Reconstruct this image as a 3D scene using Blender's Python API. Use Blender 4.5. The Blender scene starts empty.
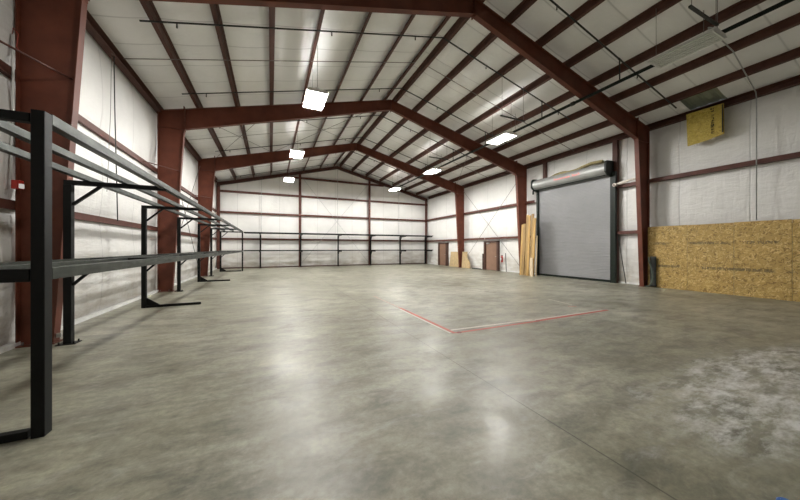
import bpy, math, random
from mathutils import Vector, Matrix, noise
random.seed(7)
C = bpy.context.scene.collection
PI = math.pi

# ------------------------------------------------------------------ dimensions (metres)
XL, XR = -3.78, 14.62            # inside faces of the long walls
YF, YB = -5.90, 25.95            # wall behind the camera, far gable wall
RX = 5.42                        # ridge
FR = [0.48, 6.84, 13.20, 19.56]  # rigid frames
SL = 0.25                        # roof slope
def T(x):                        # underside of the purlins / top of the rafters
    return 6.60 + SL*(x - XL) if x <= RX else 6.60 + SL*(XR - x) + (SL*(RX-XL) - SL*(XR-RX))
PD = 0.20                        # purlin depth

# ------------------------------------------------------------------ mesh helpers
class MB:
    def __init__(s): s.v = []; s.f = []; s.sm = []
    def poly(s, pts, faces, smooth=False):
        b = len(s.v); s.v += [tuple(p) for p in pts]
        for f in faces: s.f.append(tuple(b+i for i in f)); s.sm.append(smooth)
        return s
    def box(s, x0, x1, y0, y1, z0, z1):
        x0, x1 = sorted((x0, x1)); y0, y1 = sorted((y0, y1)); z0, z1 = sorted((z0, z1))
        return s.poly([(x0,y0,z0),(x1,y0,z0),(x1,y1,z0),(x0,y1,z0),(x0,y0,z1),(x1,y0,z1),(x1,y1,z1),(x0,y1,z1)],
               [(0,3,2,1),(4,5,6,7),(0,1,5,4),(1,2,6,5),(2,3,7,6),(3,0,4,7)])
    def bar(s, p, q, w, h, up=(0,0,1)):
        p, q = Vector(p), Vector(q); d = (q-p).normalized(); u = Vector(up)
        if abs(d.dot(u)) > .99: u = Vector((0,1,0))
        a = d.cross(u).normalized(); b = a.cross(d).normalized()
        P = []
        for c in (p, q):
            for i, j in ((-1,-1),(1,-1),(1,1),(-1,1)): P.append(c + a*i*w/2 + b*j*h/2)
        return s.poly(P, [(0,1,2,3),(7,6,5,4),(0,4,5,1),(1,5,6,2),(2,6,7,3),(3,7,4,0)])
    def tube(s, pts, r, n=8, cap=True):
        pts = [Vector(p) for p in pts]; R = r if isinstance(r, (list, tuple)) else [r]*len(pts)
        base = len(s.v); ref = None
        for i, p in enumerate(pts):
            d = (pts[min(i+1, len(pts)-1)] - pts[max(i-1, 0)]).normalized()
            if ref is None: ref = Vector((0,0,1)) if abs(d.z) < .9 else Vector((1,0,0))
            a = d.cross(ref).normalized(); b = d.cross(a).normalized(); ref = a.cross(d)
            for k in range(n):
                t = 2*PI*k/n; s.v.append(tuple(p + (a*math.cos(t) + b*math.sin(t))*R[i]))
        for i in range(len(pts)-1):
            for k in range(n):
                k2 = (k+1) % n
                s.f.append((base+i*n+k, base+i*n+k2, base+(i+1)*n+k2, base+(i+1)*n+k)); s.sm.append(True)
        if cap:
            s.f.append(tuple(base+k for k in range(n))[::-1]); s.sm.append(False)
            s.f.append(tuple(base+(len(pts)-1)*n+k for k in range(n))); s.sm.append(False)
        return s
    def prism(s, pts, vec):
        """closed polygon swept along vec"""
        n = len(pts); v = Vector(vec); P = [Vector(p) for p in pts]; P += [p+v for p in P]
        F = [tuple(range(n))[::-1], tuple(range(n, 2*n))]
        F += [(i, (i+1) % n, n+(i+1) % n, n+i) for i in range(n)]
        return s.poly(P, F)
    def grid(s, fn, nu, nv, smooth=True):
        base = len(s.v)
        for i in range(nu+1):
            for j in range(nv+1): s.v.append(tuple(fn(i/nu, j/nv)))
        for i in range(nu):
            for j in range(nv):
                a = base+i*(nv+1)+j
                s.f.append((a, a+nv+1, a+nv+2, a+1)); s.sm.append(smooth)
        return s
    def build(s, name, mat, parent=None, bevel=0):
        me = bpy.data.meshes.new(name); me.from_pydata(s.v, [], s.f); me.update()
        me.polygons.foreach_set('use_smooth', s.sm)
        import bmesh
        bm = bmesh.new(); bm.from_mesh(me); bmesh.ops.recalc_face_normals(bm, faces=bm.faces); bm.to_mesh(me); bm.free()
        o = bpy.data.objects.new(name, me); C.objects.link(o)
        if mat: me.materials.append(mat)
        if parent:
            o.parent = parent
            if parent.type == 'EMPTY' or True:
                o.matrix_parent_inverse = Matrix.Translation(-world_loc(parent))
        if bevel:
            m = o.modifiers.new('edge', 'BEVEL'); m.width = bevel; m.segments = 2; m.limit_method = 'ANGLE'
        return o
def world_loc(o):
    v = Vector(o.location)
    if o.parent:
        v = v + o.matrix_parent_inverse.translation + world_loc(o.parent)
    return v
def thing(name, label, cat, loc=(0,0,0), group=None):
    o = bpy.data.objects.new(name, None); C.objects.link(o); o.location = loc
    o.empty_display_size = .2
    return tag(o, label, cat, group)
def tag(o, label, cat=None, group=None, kind=None):
    o['label'] = label
    if cat: o['category'] = cat
    if group: o['group'] = group
    if kind: o['kind'] = kind
    return o
def copy_tree(o, parent=None):
    c = o.copy(); C.objects.link(c)
    if parent: c.parent = parent
    for ch in list(o.children): copy_tree(ch, c)
    return c

# ------------------------------------------------------------------ materials
def nt(name):
    m = bpy.data.materials.new(name); m.use_nodes = True
    t = m.node_tree; t.nodes.clear()
    out = t.nodes.new('ShaderNodeOutputMaterial'); b = t.nodes.new('ShaderNodeBsdfPrincipled')
    t.links.new(b.outputs[0], out.inputs[0]); return m, t, b, out
def N(t, kind, **kw):
    n = t.nodes.new(kind)
    for k, v in kw.items():
        if k.startswith('i_'):
            key = k[2:]; n.inputs[int(key) if key.isdigit() else key].default_value = v
        else: setattr(n, k, v)
    return n
def ramp(t, fac, stops):
    r = t.nodes.new('ShaderNodeValToRGB'); e = r.color_ramp.elements
    while len(e) > 1: e.remove(e[-1])
    e[0].position = stops[0][0]; e[0].color = (*stops[0][1], 1)
    for p, c in stops[1:]:
        x = e.new(p); x.color = (*c, 1)
    t.links.new(fac, r.inputs[0]); return r
def g3(v): return (v, v, v)
def coords(t, scale=(1,1,1), rot=(0,0,0), loc=(0,0,0)):
    tc = t.nodes.new('ShaderNodeTexCoord'); mp = t.nodes.new('ShaderNodeMapping')
    mp.inputs['Scale'].default_value = scale; mp.inputs['Rotation'].default_value = rot; mp.inputs['Location'].default_value = loc
    t.links.new(tc.outputs['Object'], mp.inputs[0]); return mp.outputs[0]
def nz(t, vec, scale, detail=4, rough=.55, dist=0):
    n = N(t, 'ShaderNodeTexNoise', i_Scale=scale, i_Detail=detail, i_Roughness=rough, i_Distortion=dist)
    t.links.new(vec, n.inputs['Vector']); return n.outputs[0]
def mixc(t, fac, a, b, mode='MIX'):
    m = t.nodes.new('ShaderNodeMix'); m.data_type = 'RGBA'; m.blend_type = mode
    for s, v in ((0, fac), (6, a), (7, b)):
        if hasattr(v, 'links') or hasattr(v, 'is_linked'): t.links.new(v, m.inputs[s])
        elif s == 0: m.inputs[0].default_value = v
        else: m.inputs[s].default_value = (*v, 1)
    return m.outputs[2]
def math_(t, op, a, b=None, clamp=False):
    m = t.nodes.new('ShaderNodeMath'); m.operation = op; m.use_clamp = clamp
    for i, v in ((0, a), (1, b)):
        if v is None: continue
        if hasattr(v, 'is_linked'): t.links.new(v, m.inputs[i])
        else: m.inputs[i].default_value = v
    return m.outputs[0]
def bump(t, b, h, strength=.3, dist=.02):
    n = N(t, 'ShaderNodeBump', i_Strength=strength, i_Distance=dist)
    t.links.new(h, n.inputs['Height']); t.links.new(n.outputs[0], b.inputs['Normal']); return n

def simple(name, col, rough=.5, metal=0, var=.15, scale=6, bmp=0, spec=.5):
    m, t, b, o = nt(name)
    v = coords(t); n = nz(t, v, scale, 5)
    c1 = tuple(max(0, c*(1-var)) for c in col); c2 = tuple(min(1, c*(1+var)) for c in col)
    r = ramp(t, n, [(.3, c1), (.7, c2)])
    t.links.new(r.outputs[0], b.inputs['Base Color'])
    b.inputs['Roughness'].default_value = rough; b.inputs['Metallic'].default_value = metal
    b.inputs['Specular IOR Level'].default_value = spec
    if bmp: bump(t, b, nz(t, v, scale*6, 3), bmp, .01)
    return m

M = {}
M['steel'] = simple('red_oxide_steel', (.132,.037,.020), .5, 0, .22, 2.2, .05, .3)
M['purlin'] = simple('red_oxide_purlin', (.082,.033,.023), .55, 0, .2, 3, 0, .3)
M['girt'] = simple('red_oxide_girt', (.10,.036,.026), .55, 0, .22, 3, 0, .3)
M['black'] = simple('black_painted_steel', (.004,.0045,.0042), .5, 0, .3, 7, 0, .22)
M['pipe'] = simple('dark_pipe', (.014,.016,.013), .5, 0, .3, 9)
M['galv'] = simple('galvanised', (.42,.43,.42), .4, .5, .15, 9)
M['greyrod'] = simple('dull_rod', (.16,.14,.13), .5, .3, .2, 9)
M['white_paint'] = simple('white_enamel', (.78,.78,.76), .35, 0, .05, 5)
M['hood'] = simple('grey_hood_paint', (.33,.335,.325), .38, .3, .1, 2)
M['olive'] = simple('fibreglass_blanket', (.30,.25,.12), .95, 0, .3, 14, .4)
M['bag'] = simple('crumpled_insulation', (.62,.57,.50), .8, 0, .25, 12, .4)
M['green_black'] = simple('dark_green_steel', (.006,.011,.007), .5, 0, .3, 7, 0, .25)
M['tan_door'] = simple('tan_door_paint', (.23,.135,.09), .5, 0, .08, 3)
M['dark_brown'] = simple('dark_brown_frame', (.075,.035,.025), .5, 0, .2, 4)
M['ply'] = simple('plywood', (.50,.37,.20), .7, 0, .15, 5)
M['red'] = simple('red_plastic', (.48,.03,.02), .35, 0, .1, 5)
M['blue'] = simple('blue_plastic', (.015,.11,.42), .35, 0, .1, 5)
M['rubber'] = simple('black_rubber', (.03,.034,.03), .7, 0, .3, 9)
M['hose'] = simple('green_hose', (.07,.10,.075), .5, 0, .2, 9)
M['redpaint'] = simple('faded_red_lettering', (.72,.16,.14), .6, 0, .2, 30)
M['ink'] = simple('black_stencil_ink', (.03,.025,.015), .8, 0, .2, 9)

# rails: dark grey painted tube, scuffed
m, t, b, o = nt('grey_rail_steel')
v = coords(t, (1,1,1)); n1 = nz(t, v, 5, 6, .6); n2 = nz(t, coords(t, (6,.6,6)), 3, 5, .6)
r = ramp(t, n1, [(.3, (.035,.04,.035)), (.55, (.058,.066,.058)), (.75, (.12,.13,.12))])
t.links.new(r.outputs[0], b.inputs['Base Color'])
rr = ramp(t, n2, [(.3, g3(.32)), (.7, g3(.55))]); t.links.new(rr.outputs[0], b.inputs['Roughness'])
b.inputs['Metallic'].default_value = .75
M['rail'] = m

# insulation facing: white vinyl with wrinkles and vertical seams
def insulation(name, axis, seam, base=(.74,.725,.69), off=0, wr=1.0, dirt=True):
    m, t, b, o = nt(name)
    tc = t.nodes.new('ShaderNodeTexCoord'); sp = t.nodes.new('ShaderNodeSeparateXYZ')
    t.links.new(tc.outputs['Object'], sp.inputs[0])
    a = sp.outputs[axis]; z = sp.outputs[2]
    sc = (1,1,1)
    v = coords(t, sc)
    big = nz(t, v, .7, 4, .6, .4)
    col = ramp(t, big, [(.3, tuple(c*.93 for c in base)), (.7, tuple(min(1, c*1.04) for c in base))]).outputs[0]
    # seam lines
    f = math_(t, 'ADD', a, off + 100.0*seam)
    md = math_(t, 'MODULO', f, seam)
    d = math_(t, 'ABSOLUTE', math_(t, 'SUBTRACT', md, seam/2))
    line = ramp(t, d, [(0.0, g3(1)), (.012, g3(.6)), (.03, g3(0))]).outputs[0]
    col = mixc(t, math_(t, 'MULTIPLY', line, .4 if dirt else .55), col, tuple(c*.45 for c in base))
    if dirt:
        dn = nz(t, coords(t, (.6,.6,2.0)), 1.6, 5, .65)
        low = ramp(t, math_(t, 'DIVIDE', z, 2.4), [(.0, g3(.95)), (.3, g3(.5)), (.62, g3(.12)), (1.0, g3(0))]).outputs[0]
        dm = math_(t, 'MULTIPLY', low, ramp(t, dn, [(.4, g3(0)), (.68, g3(1))]).outputs[0])
        col = mixc(t, dm, col, (.42,.37,.29))
    t.links.new(col, b.inputs['Base Color'])
    b.inputs['Roughness'].default_value = .42
    b.inputs['Specular IOR Level'].default_value = .35
    w1 = nz(t, coords(t, (.8,.8,1.7) if axis != 1 or dirt else (1.5,4,1.5), (.5,.3,.2)), 1.5, 4, .5, 1.6)
    w2 = nz(t, coords(t, (5,5,.8) if dirt else (1,5,1)), 1.4, 4, .6, .6)
    h = math_(t, 'ADD', math_(t, 'MULTIPLY', w1, .7), math_(t, 'MULTIPLY', w2, .5))
    w3 = nz(t, coords(t, (1,.9,3.4), (.75,0,0)), 2.3, 5, .6, 1.0)
    h = math_(t, 'ADD', h, math_(t, 'MULTIPLY', w3, .45 if dirt else 0))
    h = math_(t, 'SUBTRACT', h, math_(t, 'MULTIPLY', line, .25))
    bump(t, b, h, .42*wr, .10)
    return m
M['ins_side'] = insulation('insulation_side_walls', 1, 1.83, off=.55, base=(.77,.76,.735))
M['ins_back'] = insulation('insulation_gable_wall', 0, 1.53, off=.1, wr=.5, base=(.82,.81,.785))
M['ins_roof'] = insulation('insulation_roof', 1, .965, off=.45, wr=.45, base=(.885,.885,.875), dirt=False)

# concrete floor
m, t, b, o = nt('polished_concrete')
v = coords(t)
n1 = nz(t, v, .32, 8, .62, .3); n2 = nz(t, coords(t, (1,2.3,1), (0,0,.75)), 1.5, 11, .68, .35); n3 = nz(t, v, 14, 8, .75)
c = ramp(t, n1, [(.32, (.165,.157,.110)), (.5, (.25,.242,.185)), (.68, (.345,.335,.275))]).outputs[0]
c = mixc(t, .8, c, ramp(t, n2, [(.34, g3(.44)), (.5, g3(1.0)), (.66, g3(1.48))]).outputs[0], 'MULTIPLY')
c = mixc(t, .75, c, ramp(t, n3, [(.3, g3(.6)), (.7, g3(1.38))]).outputs[0], 'MULTIPLY')
# worn pale scuffs
sc = nz(t, coords(t, (.9,2.2,1), (0,0,.6)), 2.6, 9, .72, 1.0)
scm = ramp(t, sc, [(.54, g3(0)), (.74, g3(.9))]).outputs[0]
c = mixc(t, math_(t, 'MULTIPLY', scm, .5), c, (.5,.49,.43))
sp = t.nodes.new('ShaderNodeSeparateXYZ'); tc = t.nodes.new('ShaderNodeTexCoord'); t.links.new(tc.outputs['Object'], sp.inputs[0])
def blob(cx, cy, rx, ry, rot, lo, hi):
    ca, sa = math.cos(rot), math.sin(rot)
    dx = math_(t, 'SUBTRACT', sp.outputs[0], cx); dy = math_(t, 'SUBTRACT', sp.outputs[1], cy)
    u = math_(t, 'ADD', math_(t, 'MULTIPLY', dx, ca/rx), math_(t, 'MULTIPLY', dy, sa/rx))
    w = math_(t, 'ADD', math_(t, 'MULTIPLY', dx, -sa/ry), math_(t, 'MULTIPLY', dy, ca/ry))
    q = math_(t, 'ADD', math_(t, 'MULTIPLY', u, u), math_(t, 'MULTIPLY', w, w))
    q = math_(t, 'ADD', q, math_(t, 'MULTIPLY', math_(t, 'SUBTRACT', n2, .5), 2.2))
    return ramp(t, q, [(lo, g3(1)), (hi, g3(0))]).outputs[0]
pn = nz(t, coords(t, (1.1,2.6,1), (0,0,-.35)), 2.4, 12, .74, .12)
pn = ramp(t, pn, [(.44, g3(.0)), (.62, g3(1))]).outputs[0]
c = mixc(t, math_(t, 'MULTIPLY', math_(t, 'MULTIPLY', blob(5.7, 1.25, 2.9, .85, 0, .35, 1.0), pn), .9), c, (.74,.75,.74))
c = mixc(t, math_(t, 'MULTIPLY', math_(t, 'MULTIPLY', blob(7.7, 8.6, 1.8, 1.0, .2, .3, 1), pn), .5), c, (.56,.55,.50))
# dark stain mottles
dk = nz(t, coords(t, (1,1,1), (0,0,1)), 1.1, 9, .72, .4)
c = mixc(t, ramp(t, dk, [(.50, g3(0)), (.80, g3(.85))]).outputs[0], c, (.12,.115,.078))
# saw-cut control joints
def joint(axis, pos, w=.007):
    d = math_(t, 'ABSOLUTE', math_(t, 'SUBTRACT', sp.outputs[axis], pos))
    return math_(t, 'LESS_THAN', d, w)
j = joint(0, 2.35)
for ax, ps in ((0, 8.5), (1, 9.55), (1, 17.0)): j = math_(t, 'MAXIMUM', j, math_(t, 'MULTIPLY', joint(ax, ps, .005), .45))
c = mixc(t, math_(t, 'MULTIPLY', j, .75), c, (.05,.045,.035))
t.links.new(c, b.inputs['Base Color'])
rg = ramp(t, nz(t, v, 1.3, 6, .65, .6), [(.3, g3(.29)), (.7, g3(.50))]).outputs[0]
t.links.new(rg, b.inputs['Roughness']); b.inputs['Specular IOR Level'].default_value = .42
bump(t, b, n2, .06, .01)
M['concrete'] = m

# OSB
def osb(name, c0, c1, c2, marks=True):
    m, t, b, o = nt(name)
    tc = t.nodes.new('ShaderNodeTexCoord'); sp = t.nodes.new('ShaderNodeSeparateXYZ'); t.links.new(tc.outputs['Object'], sp.inputs[0])
    v1 = coords(t, (1,1,1), (.6,0,0)); 
    vo = N(t, 'ShaderNodeTexVoronoi', i_Scale=24.0); vo.feature = 'F1'
    nzv = N(t, 'ShaderNodeTexNoise', i_Scale=7.0, i_Detail=3.0)
    t.links.new(v1, nzv.inputs['Vector'])
    add = N(t, 'ShaderNodeVectorMath'); add.operation = 'ADD'
    scl = N(t, 'ShaderNodeVectorMath'); scl.operation = 'SCALE'; scl.inputs['Scale'].default_value = .35
    t.links.new(nzv.outputs['Color'], scl.inputs[0]); t.links.new(v1, add.inputs[0]); t.links.new(scl.outputs[0], add.inputs[1])
    mp = N(t, 'ShaderNodeMapping'); mp.inputs['Scale'].default_value = (1,.55,1.3); t.links.new(add.outputs[0], mp.inputs[0])
    t.links.new(mp.outputs[0], vo.inputs['Vector'])
    sep = t.nodes.new('ShaderNodeSeparateColor'); t.links.new(vo.outputs['Color'], sep.inputs[0])
    c = ramp(t, sep.outputs[0], [(0, c0), (.12, c0), (.3, c1), (.7, c1), (.95, c2)]).outputs[0]
    c = mixc(t, .3, c, ramp(t, nz(t, coords(t, (1,1,1)), 1.5, 4), [(.3, g3(.75)), (.7, g3(1.2))]).outputs[0], 'MULTIPLY')
    if marks:
        for zz in (.88, 1.78):
            d = math_(t, 'ABSOLUTE', math_(t, 'SUBTRACT', sp.outputs[2], zz))
            band = ramp(t, d, [(.035, g3(1)), (.06, g3(0))]).outputs[0]
            g1 = ramp(t, nz(t, coords(t, (0,1,.3)), 1.3, 2), [(.42, g3(0)), (.50, g3(1))]).outputs[0]
            g2 = ramp(t, nz(t, coords(t, (1,9,5)), 2.6, 3), [(.40, g3(0)), (.48, g3(1))]).outputs[0]
            k = math_(t, 'MULTIPLY', math_(t, 'MULTIPLY', band, g1), g2)
            c = mixc(t, math_(t, 'MULTIPLY', k, .7), c, (.06,.045,.02))
    t.links.new(c, b.inputs['Base Color']); b.inputs['Roughness'].default_value = .6
    bump(t, b, sep.outputs[0], .3, .01)
    return m
M['osb'] = osb('oriented_strand_board', (.24,.145,.035), (.45,.295,.085), (.66,.48,.20))
M['osb_yellow'] = osb('yellowed_strand_board', (.38,.27,.04), (.50,.37,.06), (.60,.46,.11), False)

# lumber
def wood(name, ca, cb):
    m, t, b, o = nt(name)
    n = nz(t, coords(t, (14,14,.8)), 1.6, 6, .6, .5)
    k = ramp(t, n, [(.3, ca), (.7, cb)]).outputs[0]
    t.links.new(k, b.inputs['Base Color']); b.inputs['Roughness'].default_value = .6; return m
M['pine'] = wood('yellow_pine', (.30,.175,.05), (.58,.37,.13))
M['pale_pine'] = wood('pale_pine', (.55,.42,.26), (.74,.62,.44))
M['worn_pine'] = wood('weathered_pine', (.17,.10,.035), (.44,.29,.12))

# roll-up curtain (slat corrugation is real geometry)
M['curtain'] = simple('grey_door_slats', (.225,.225,.228), .45, .25, .06, 1.2)
M['ribbed'] = simple('bare_roof_sheet', (.34,.37,.27), .45, .3, .15, 4)

# tape
def tape(name, col, cover):
    m, t, b, o = nt(name)
    n = nz(t, coords(t, (2,2,2)), 5, 6, .7)
    w = ramp(t, n, [(cover, g3(0)), (cover+.12, g3(1))]).outputs[0]
    c = mixc(t, w, col, (.40,.33,.27)); t.links.new(c, b.inputs['Base Color']); b.inputs['Roughness'].default_value = .55
    return m
M['tape_red'] = tape('worn_red_tape', (.42,.075,.055), .60)
M['tape_faded'] = tape('faded_red_tape', (.45,.22,.17), .42)
M['tape_white'] = tape('worn_white_tape', (.62,.58,.52), .6)
M['tape_dark'] = simple('dark_red_dot', (.22,.02,.02), .5)

# lamps
def emit(name, col, s):
    m = bpy.data.materials.new(name); m.use_nodes = True; t = m.node_tree; t.nodes.clear()
    o = t.nodes.new('ShaderNodeOutputMaterial'); e = t.nodes.new('ShaderNodeEmission')
    e.inputs[0].default_value = (*col, 1); e.inputs[1].default_value = s; t.links.new(e.outputs[0], o.inputs[0]); return m
LAMP = 95.0
M['lit_tube'] = emit('lit_tube', (1.0,.985,.95), LAMP)
M['dim_tube'] = emit('dim_tube', (1.0,.97,.92), LAMP*.40)
M['dead_tube'] = simple('unlit_tube_glass', (.72,.73,.70), .2, 0, .03, 4)
M['reflector'] = simple('white_reflector', (.82,.82,.80), .3, .1, .03, 4)
M['lens'] = emit('strobe_lens', (1,.95,.88), .14)

# ================================================================== THE SETTING
def structure(o, label):
    o['kind'] = 'structure'; o['label'] = label; return o

f = MB().grid(lambda u, w: (XL-.1+u*(XR-XL+.2), YF-.1+w*(YB-YF+.2), 0), 4, 6, False)
structure(f.build('floor', M['concrete']), 'mottled grey-beige polished concrete slab floor with a saw-cut joint')

GZ_SIDE = [2.30, 4.42]
GZ_BACK = [2.32, 4.38, 6.0, 7.55]
def bulge(z, levels, top):
    ls = [0] + levels + [top]
    for a, b_ in zip(ls, ls[1:]):
        if a <= z <= b_:
            return abs(math.sin(PI*(z-a)/(b_-a)))**.6
    return 0
def fold(a, z, seed, k=1.0):
    p = Vector((a*.9+seed, z*.55, seed*1.7))
    v = noise.noise(p)*.035 + noise.noise(Vector((a*2.6+seed, z*.8-a*.4, 3.1)))*.018
    v += noise.noise(Vector((a*1.5-z*2.2, z*3.5+seed, 9.2)))*.008
    return v*k
def side_wall(x, sgn, seed, rough):
    ny = int((YB-YF)/.13); nz_ = 50
    def fn(u, w):
        y = YF + u*(YB-YF); z = w*6.75
        s = (y+.55+183) % 1.83; s = abs(s - .915); pinch = min(1, s/.10)
        near = 1.0
        if rough and y < 7.4: near = 1.8
        d = (.085*bulge(z, GZ_SIDE, 6.5) + fold(y, z, seed)*near*bulge(z, GZ_SIDE, 6.5)) * (.72+.28*pinch)
        return (x - sgn*max(0, d), y, z)
    return MB().grid(fn, ny, nz_)
structure(side_wall(XL-.1, -1, 2.3, True).build('wall_left', M['ins_side']), 'long left wall of quilted white vinyl-faced insulation')
structure(side_wall(XR+.1, 1, 7.9, False).build('wall_right', M['ins_side']), 'long right wall of quilted white vinyl-faced insulation')
def gable(y, sgn, seed, n, fl):
    def fn(u, w):
        x = XL-.1 + u*(XR-XL+.2); top = T(min(max(x, XL), XR))+PD+.05; z = w*top
        s = (x+.1+153) % 1.53; s = abs(s-.765); pinch = min(1, s/.08)
        d = (.07*bulge(z, GZ_BACK, 9.0) + fold(x, z, seed, .6)*bulge(z, GZ_BACK, 9.0))*(.8+.2*pinch)
        return (x, y - sgn*max(0, d), z)
    return MB().grid(fn, n, 56)
structure(gable(YB, 1, 4.4, 130, 1).build('wall_back', M['ins_back']), 'far gable wall of white insulation under the roof peak')
structure(gable(YF, -1, 1.4, 40, 1).build('wall_front', M['ins_back']), 'gable wall of white insulation behind the viewer')

PX_L = [-2.5, -1.22, .03, 1.27, 2.58, 3.92, 5.13]
PX_R = [13.35, 12.07, 10.78, 9.44, 8.08, 6.75, 5.64]
HOLE = (13.36, 14.5, 4.50, 5.50)
edges = [XL-.12] + PX_L + [RX] + PX_R[::-1] + [XR+.12]
ny = int((YB-YF)/.16)
rf = MB()
for xa, xb in zip(edges, edges[1:]):
    flat = abs(xb-xa) < .6
    def fn(u, w, xa=xa, xb=xb, flat=flat):
        x = xa + u*(xb-xa); y = YF + w*(YB-YF)
        s = abs(((y+.45+96.5) % .965) - .4825)
        sag = math.sin(PI*u)*(.05+.02*noise.noise(Vector((x, y*.7, 1))))*(.55+.45*min(1, s/.16))
        zt = T(min(max(x, XL), XR)) + PD + .012
        return (x, y, zt - (0 if flat else sag))
    b0 = len(rf.f)
    rf.grid(fn, 2 if flat else 6, ny)
    if abs(xa - 13.35) < .06 or abs(xb-(XR+.12)) < .01:
        keep = [i for i in range(b0, len(rf.f))
                if not (HOLE[2] < sum(rf.v[k][1] for k in rf.f[i])/4 < HOLE[3] and HOLE[0] < sum(rf.v[k][0] for k in rf.f[i])/4)]
        rf.f = rf.f[:b0] + [rf.f[i] for i in keep]; rf.sm = rf.sm[:len(rf.f)]
structure(rf.build('ceiling', M['ins_roof']), 'pitched ceiling of white insulation sagging between the roof purlins')

# bare ribbed roof sheet seen where the insulation is missing
rib = MB()
def ribs(u, w):
    x = 13.28 + w*(XR+.11-13.28); y = HOLE[2]-.12 + u*(HOLE[3]-HOLE[2]+.24)
    return (x, y, T(min(x,XR))+PD+.10 + (.03 if int(u*24) % 6 in (0, 1) else 0))
rib.grid(ribs, 48, 2, False)
tag(rib.build('roof_sheet', M['ribbed']), 'bare greenish ribbed metal roof sheet above the yellow board where ceiling insulation is missing', 'roof sheet')

bb = MB(); bb.box(XL-.05, XL+.05, YF, YB, 0, .075)
structure(bb.build('baseboard_left', M['white_paint']), 'white strip at the foot of the left wall')
bb = MB(); bb.box(XR-.05, XR+.05, 12.3, 15.4, 0, .07); bb.box(XR-.05, XR+.05, 17.05, 21.8, 0, .07); bb.box(XR-.05, XR+.05, 23.5, YB, 0, .07); bb.box(XR-.05, XR+.05, 6.9, 8.1, 0, .07)
structure(bb.build('baseboard_right', M['white_paint']), 'white strip at the foot of the right wall')
bb = MB(); bb.box(XL, XR, YB-.09, YB, 0, .09)
structure(bb.build('baseboard_back', M['dark_brown']), 'dark strip at the foot of the far wall')

# ================================================================== STEEL FRAMES
WF = .16
def column(side, fy, label):
    """tapered built-up I column with web, flanges, knee plate and base plate"""
    s = 1 if side == 'left' else -1
    xo = XL+.03 if side == 'left' else XR-.12
    K = .78 if s > 0 else .80
    A = lambda d: xo + s*d
    t = thing('steel_column', label, 'steel column', (A(.2), fy, 0), 'tapered columns of the steel frames')
    zt_o = T(A(0)); zt_i = T(A(K)); 
    w = MB().prism([(A(.01), fy-.006, 0), (A(.42), fy-.006, 0), (A(K), fy-.006, 6.03), (A(K), fy-.006, zt_i), (A(.01), fy-.006, zt_o)], (0, .012, 0))
    w.build('web', M['steel'], t)
    MB().box(A(0), A(.014), fy-WF/2, fy+WF/2, 0, zt_o-.005).build('outer_flange', M['steel'], t)
    MB().prism([(A(.42), fy-WF/2, 0), (A(.436), fy-WF/2, 0), (A(K+.016), fy-WF/2, 6.03), (A(K), fy-WF/2, 6.03)], (0, WF, 0)).build('inner_flange', M['steel'], t)
    MB().box(A(K-.005), A(K+.017), fy-WF/2, fy+WF/2, 5.92, zt_i+.10).build('knee_plate', M['steel'], t)
    MB().prism([(A(0), fy-WF/2, zt_o-.012), (A(K), fy-WF/2, zt_i-.012), (A(K), fy-WF/2, zt_i), (A(0), fy-WF/2, zt_o)], (0, WF, 0)).build('cap_plate', M['steel'], t)
    MB().box(A(.01), A(K), fy-WF/2+.01, fy+WF/2-.01, 6.02, 6.034).build('stiffener', M['steel'], t)
    bp = MB().box(A(-.01), A(.46), fy-.12, fy+.12, 0, .02).build('base_plate', M['steel'], t)
    bl = MB()
    for dx in (.08, .34):
        for dy in (-.08, .08): bl.tube([(A(dx), fy+dy, .02), (A(dx), fy+dy, .07)], .014, 6)
    bl.build('anchor_bolts', M['greyrod'], bp)
    return t
def rafter(side, fy, label):
    s = 1 if side == 'left' else -1
    xo = XL+.03 if side == 'left' else XR-.12
    xa = xo + s*(.802 if s > 0 else .822)
    t = thing('roof_rafter', label, 'rafter', (xa, fy, T(xa)-.7), 'roof rafters of the steel frames')
    za, zr = T(xa)-.004, T(RX)-.004; dz0, dz1 = .75, .47
    xr = RX - s*.012
    MB().prism([(xa, fy-.006, za), (xa, fy-.006, za-dz0), (xr, fy-.006, zr-dz1), (xr, fy-.006, zr)], (0, .012, 0)).build('web', M['steel'], t)
    MB().prism([(xa, fy-WF/2, za), (xr, fy-WF/2, zr), (xr, fy-WF/2, zr-.014), (xa, fy-WF/2, za-.014)], (0, WF, 0)).build('top_flange', M['steel'], t)
    MB().prism([(xa, fy-WF/2, za-dz0), (xr, fy-WF/2, zr-dz1), (xr, fy-WF/2, zr-dz1-.016), (xa, fy-WF/2, za-dz0-.016)], (0, WF, 0)).build('bottom_flange', M['steel'], t)
    MB().box(xr, xr+s*.010, fy-WF/2, fy+WF/2, zr-dz1-.09, zr-.01).build('ridge_plate', M['steel'], t)
    MB().box(xa, xa+s*.018, fy-WF/2, fy+WF/2, za-dz0-.08, za-.004).build('end_plate', M['steel'], t)
    return t
which = {0: 'nearest, behind the viewer', 1: 'nearest', 2: 'middle', 3: 'farthest'}
cl = {(1,'left'): 'large tapered red-brown column nearest on the left wall, with a red strobe on it',
      (2,'left'): 'second tapered red-brown column along the left wall, behind the black rack',
      (3,'left'): 'farthest tapered red-brown column on the left wall, near the back corner',
      (1,'right'): 'tapered red-brown column on the right, between roll-up door and strand board',
      (2,'right'): 'tapered red-brown column on the right wall behind the leaning lumber',
      (3,'right'): 'farthest tapered red-brown column on the right wall, between the two brown doors',
      (0,'left'): 'tapered red-brown column on the left wall beside the viewer',
      (0,'right'): 'tapered red-brown column on the right wall beside the viewer'}
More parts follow.
